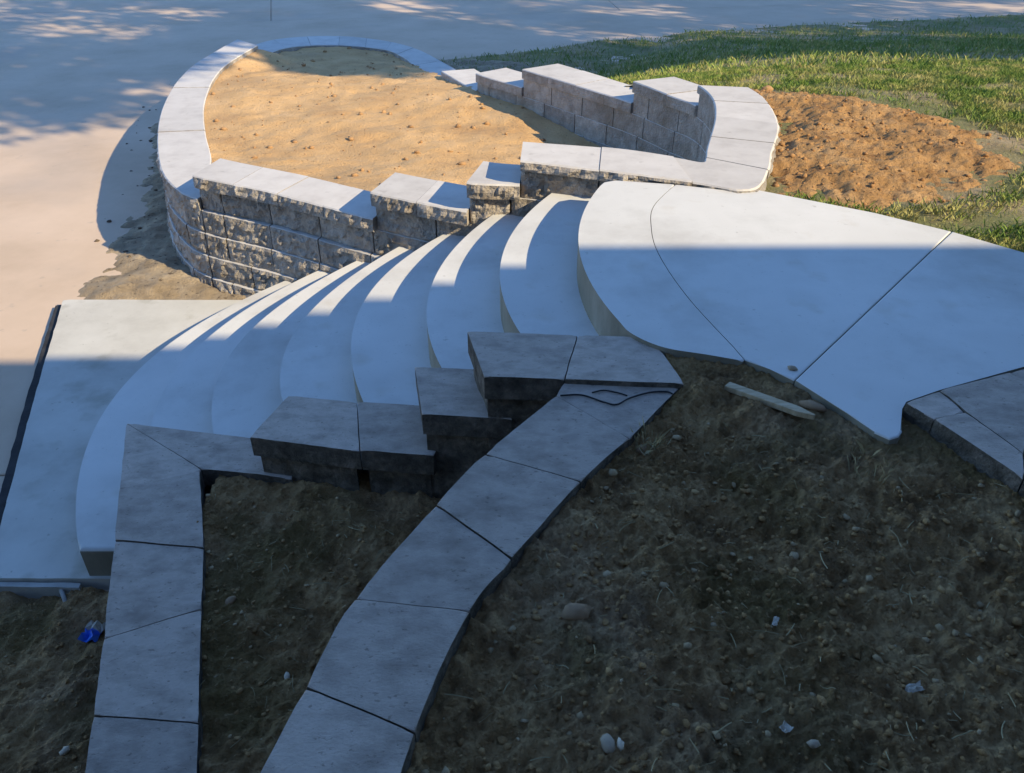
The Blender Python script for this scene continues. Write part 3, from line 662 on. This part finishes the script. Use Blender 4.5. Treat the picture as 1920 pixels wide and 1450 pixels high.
# wooden stake with a cut point
def stake():
    a = Vector((.727, 2.265)); b = Vector((.955, 2.055)); d = (b-a).normalized(); n = Vector((-d.y, d.x)); w2 = .017; L = (b-a).length
    pl = [a+n*w2, a-n*w2, a+d*(L-.055)-n*w2, b-d*.004-n*.004, b+n*.002, a+d*(L-.06)+n*w2]
    za = float(z_terr(np.array([[a.x]]), np.array([[a.y]]))[0, 0])+.012; zb = float(z_terr(np.array([[b.x]]), np.array([[b.y]]))[0, 0])+.016
    bm = bmesh.new(); z = lambda p: za+(zb-za)*((p-a).dot(d)/L)
    t = [bm.verts.new((p.x, p.y, z(p)+.012)) for p in pl]; u = [bm.verts.new((p.x, p.y, z(p)-.008)) for p in pl]; m = len(pl)
    bm.faces.new(t); bm.faces.new(u[::-1])
    for i in range(m): bm.faces.new((u[i], u[(i+1) % m], t[(i+1) % m], t[i]))
    bmesh.ops.recalc_face_normals(bm, faces=bm.faces); bmesh.ops.bevel(bm, geom=bm.edges[:], offset=.0015, segments=1, affect='EDGES')
    me = D.meshes.new('mesh'); bm.to_mesh(me); bm.free(); me.materials.append(M['wood']); return link('wooden_stake', me)
tag(stake(), 'weathered wooden stake with a pointed end lying on soil below the landing', 'stake')

def tube(name, pts, rad, m, parent=None, sides=6, taper=0):
    P = [Vector(p) for p in pts]; V = []; F = []
    for i, p in enumerate(P):
        d = (P[min(i+1, len(P)-1)]-P[max(i-1, 0)]).normalized(); up = Vector((0, 0, 1)) if abs(d.z) < .9 else Vector((1, 0, 0))
        s = d.cross(up).normalized(); t = s.cross(d); rr = rad if not hasattr(rad, '__len__') else rad[i]
        for k in range(sides):
            a = 2*math.pi*k/sides; V.append(p+s*rr*math.cos(a)+t*rr*math.sin(a))
    for i in range(len(P)-1):
        for k in range(sides):
            F.append((i*sides+k, i*sides+(k+1) % sides, (i+1)*sides+(k+1) % sides, (i+1)*sides+k))
    F.append(tuple(reversed(range(sides)))); F.append(tuple((len(P)-1)*sides+k for k in range(sides)))
    return link(name, mesh_from(V, F, [m], smooth=True), parent)
cd = catmull([(0.160, 2.204), (0.231, 2.207), (0.298, 2.167), (0.341, 2.151), (0.389, 2.189), (0.459, 2.222), (0.516, 2.227), (0.534, 2.214)], 6)
tag(tube('cord', [(x, y, -.031) for x, y in cd], .0030, M['cord']), 'longest thin black cord curling across the topmost curved-wall capstone', 'cord')
cd = catmull([(0.267, 2.222), (0.307, 2.236), (0.351, 2.222), (0.383, 2.204)], 5)
tag(tube('cord', [(x, y, -.0315) for x, y in cd], .0026, M['cord']), 'short black cord piece lying beside the longer cord on the topmost curved-wall capstone', 'cord')
tag(tube('stick', [(-2.115, 2.615, -1.385), (-2.07, 2.56, -1.355), (-2.02, 2.49, -1.362)], [.012, .011, .009], M['board']), 'short grey stick poking out below the front pad board', 'stick')

# small grass tufts by the walls
V, T = blades(260, [(0.369, 1.965), (0.423, 1.911), (0.476, 1.983), (0.414, 2.036)], lambda x, y: np.ones_like(x)*.35, .05, .0012, z_terr, 9)
tag(link('grass_tuft', fast_mesh(V, T, [M['straw']])), 'small straw-coloured grass tuft beside the curved wall', 'grass tuft', kind='stuff')
V, T = blades(300, [(.98, 1.80), (1.08, 1.74), (1.12, 1.87), (1.03, 1.92)], lambda x, y: np.ones_like(x)*.25, .045, .0014, z_terr, 10)
tag(link('grass_tuft', fast_mesh(V, T, [M['straw']])), 'dry grass tuft below the pointed corner of the landing', 'grass tuft', kind='stuff')

# ------------------------------------------------------------------ the house behind the camera: its straight eave shades the near half
house = empty('house', (3, -3, -.3), 'dark grey house behind the viewer with white framed windows under a straight eave', 'house')
def boxw(name, x0, x1, y0, y1, z0, z1, m, parent): return prism(name, [(x0, y0), (x1, y0), (x1, y1), (x0, y1)], z0, z1, m, parent, bevel=0)
boxw('wall', -7, 16, -7, -1.75, -1.5, 5.2, M['stucco'], house)
EH = 5.2
def eave(x): return 3.215+.005*(x-.304-SX*EH)-SY*EH
prism('roof', [(-8, -7.2), (18, -7.2), (18, eave(18)), (-8, eave(-8))], EH, EH+.16, M['roof'], house, bevel=0)
for x in (-4, 2.2, 7.2):
    f = boxw('window', x-.7, x+.7, -1.745, -1.70, .6, 2.0, M['trim'], house); boxw('pane', x-.6, x+.6, -1.695, -1.685, .7, 1.9, M['glass'], f)

# ------------------------------------------------------------------ street trees outside the frame whose crowns dapple the driveway
def tree(x, y, z0, h, rad, n, seed, label, clumps=26, ls=.16, off=(0, 0)):
    bx, by = x+off[0], y+off[1]
    root = empty('tree', (bx, by, z0), label, 'tree', None)
    g = np.random.default_rng(seed)
    ht = h-rad*.9
    tube('trunk', [(bx, by, z0), (bx+.05, by, z0+ht*.4), (bx*.75+x*.25-.05, by*.75+y*.25+.1, z0+ht*.8), (bx*.4+x*.6, by*.4+y*.6, z0+h)], [.34, .27, .22, .08], M['bark'], root, 10)
    cs = []
    for i in range(clumps):
        while True:
            p = g.uniform(-1, 1, 3)
            if .15 < (p*p).sum() < 1: break
        p = p*np.array([rad, rad, rad*.75])*.82; cs.append(np.array([x, y, z0+h])+p)
    for i in range(0, clumps, 4):
        c = cs[i]; s = np.array([bx*.75+x*.25, by*.75+y*.25, z0+ht*.8+.02*i]); mid = (s+c)/2+np.array([0, 0, -.3])
        tube('branch', [tuple(s), tuple(mid), tuple(c)], [.12, .07, .03], M['bark'], root, 6)
    k = g.integers(0, clumps, n); rc = rad*.30*(.7+.6*g.random(clumps))
    d = g.normal(0, 1, (n, 3)); d /= np.linalg.norm(d, axis=1)[:, None]; d *= (g.random(n)**(1/2.2))[:, None]
    P = np.array(cs)[k]+d*rc[k][:, None]*np.array([1, 1, .7])
    a = g.normal(0, 1, (n, 3)); a /= np.linalg.norm(a, axis=1)[:, None]; b = np.cross(a, g.normal(0, 1, (n, 3))); b /= np.linalg.norm(b, axis=1)[:, None]
    s = (ls*(.6+.8*g.random(n)))[:, None]
    V = np.stack([P-a*s, P-b*s*.45, P+a*s, P+b*s*.45], 1).reshape(-1, 3)
    link('crown', fast_mesh(V, np.arange(n*4).reshape(-1, 4), [M['leaf']], 4), root)
tree(9.6, 2.6, -1.3, 13.2, 4.2, 6800, 41, 'tall leafy tree standing nearest to the house, right of the lawn', 19, off=(2.2, 3.4))
tree(14.7, 4.1, -1.3, 12.0, 4.3, 26000, 42, 'tall leafy tree second from the house, right of the lawn', 30)
tree(19.0, 5.0, -1.3, 10.6, 4.3, 11000, 43, 'broad leafy tree farther right of the lawn', 30)
tree(12.0, 9.0, -1.3, 13.6, 4.6, 12000, 44, 'tall leafy tree by the far lawn corner', 30)
tree(20.0, 10.5, -1.3, 13.0, 5.0, 13000, 45, 'large leafy tree beyond the lawn', 30)
tree(27.5, 8.5, -1.3, 12.5, 5.0, 10000, 46, 'leafy tree farthest to the right', 30)
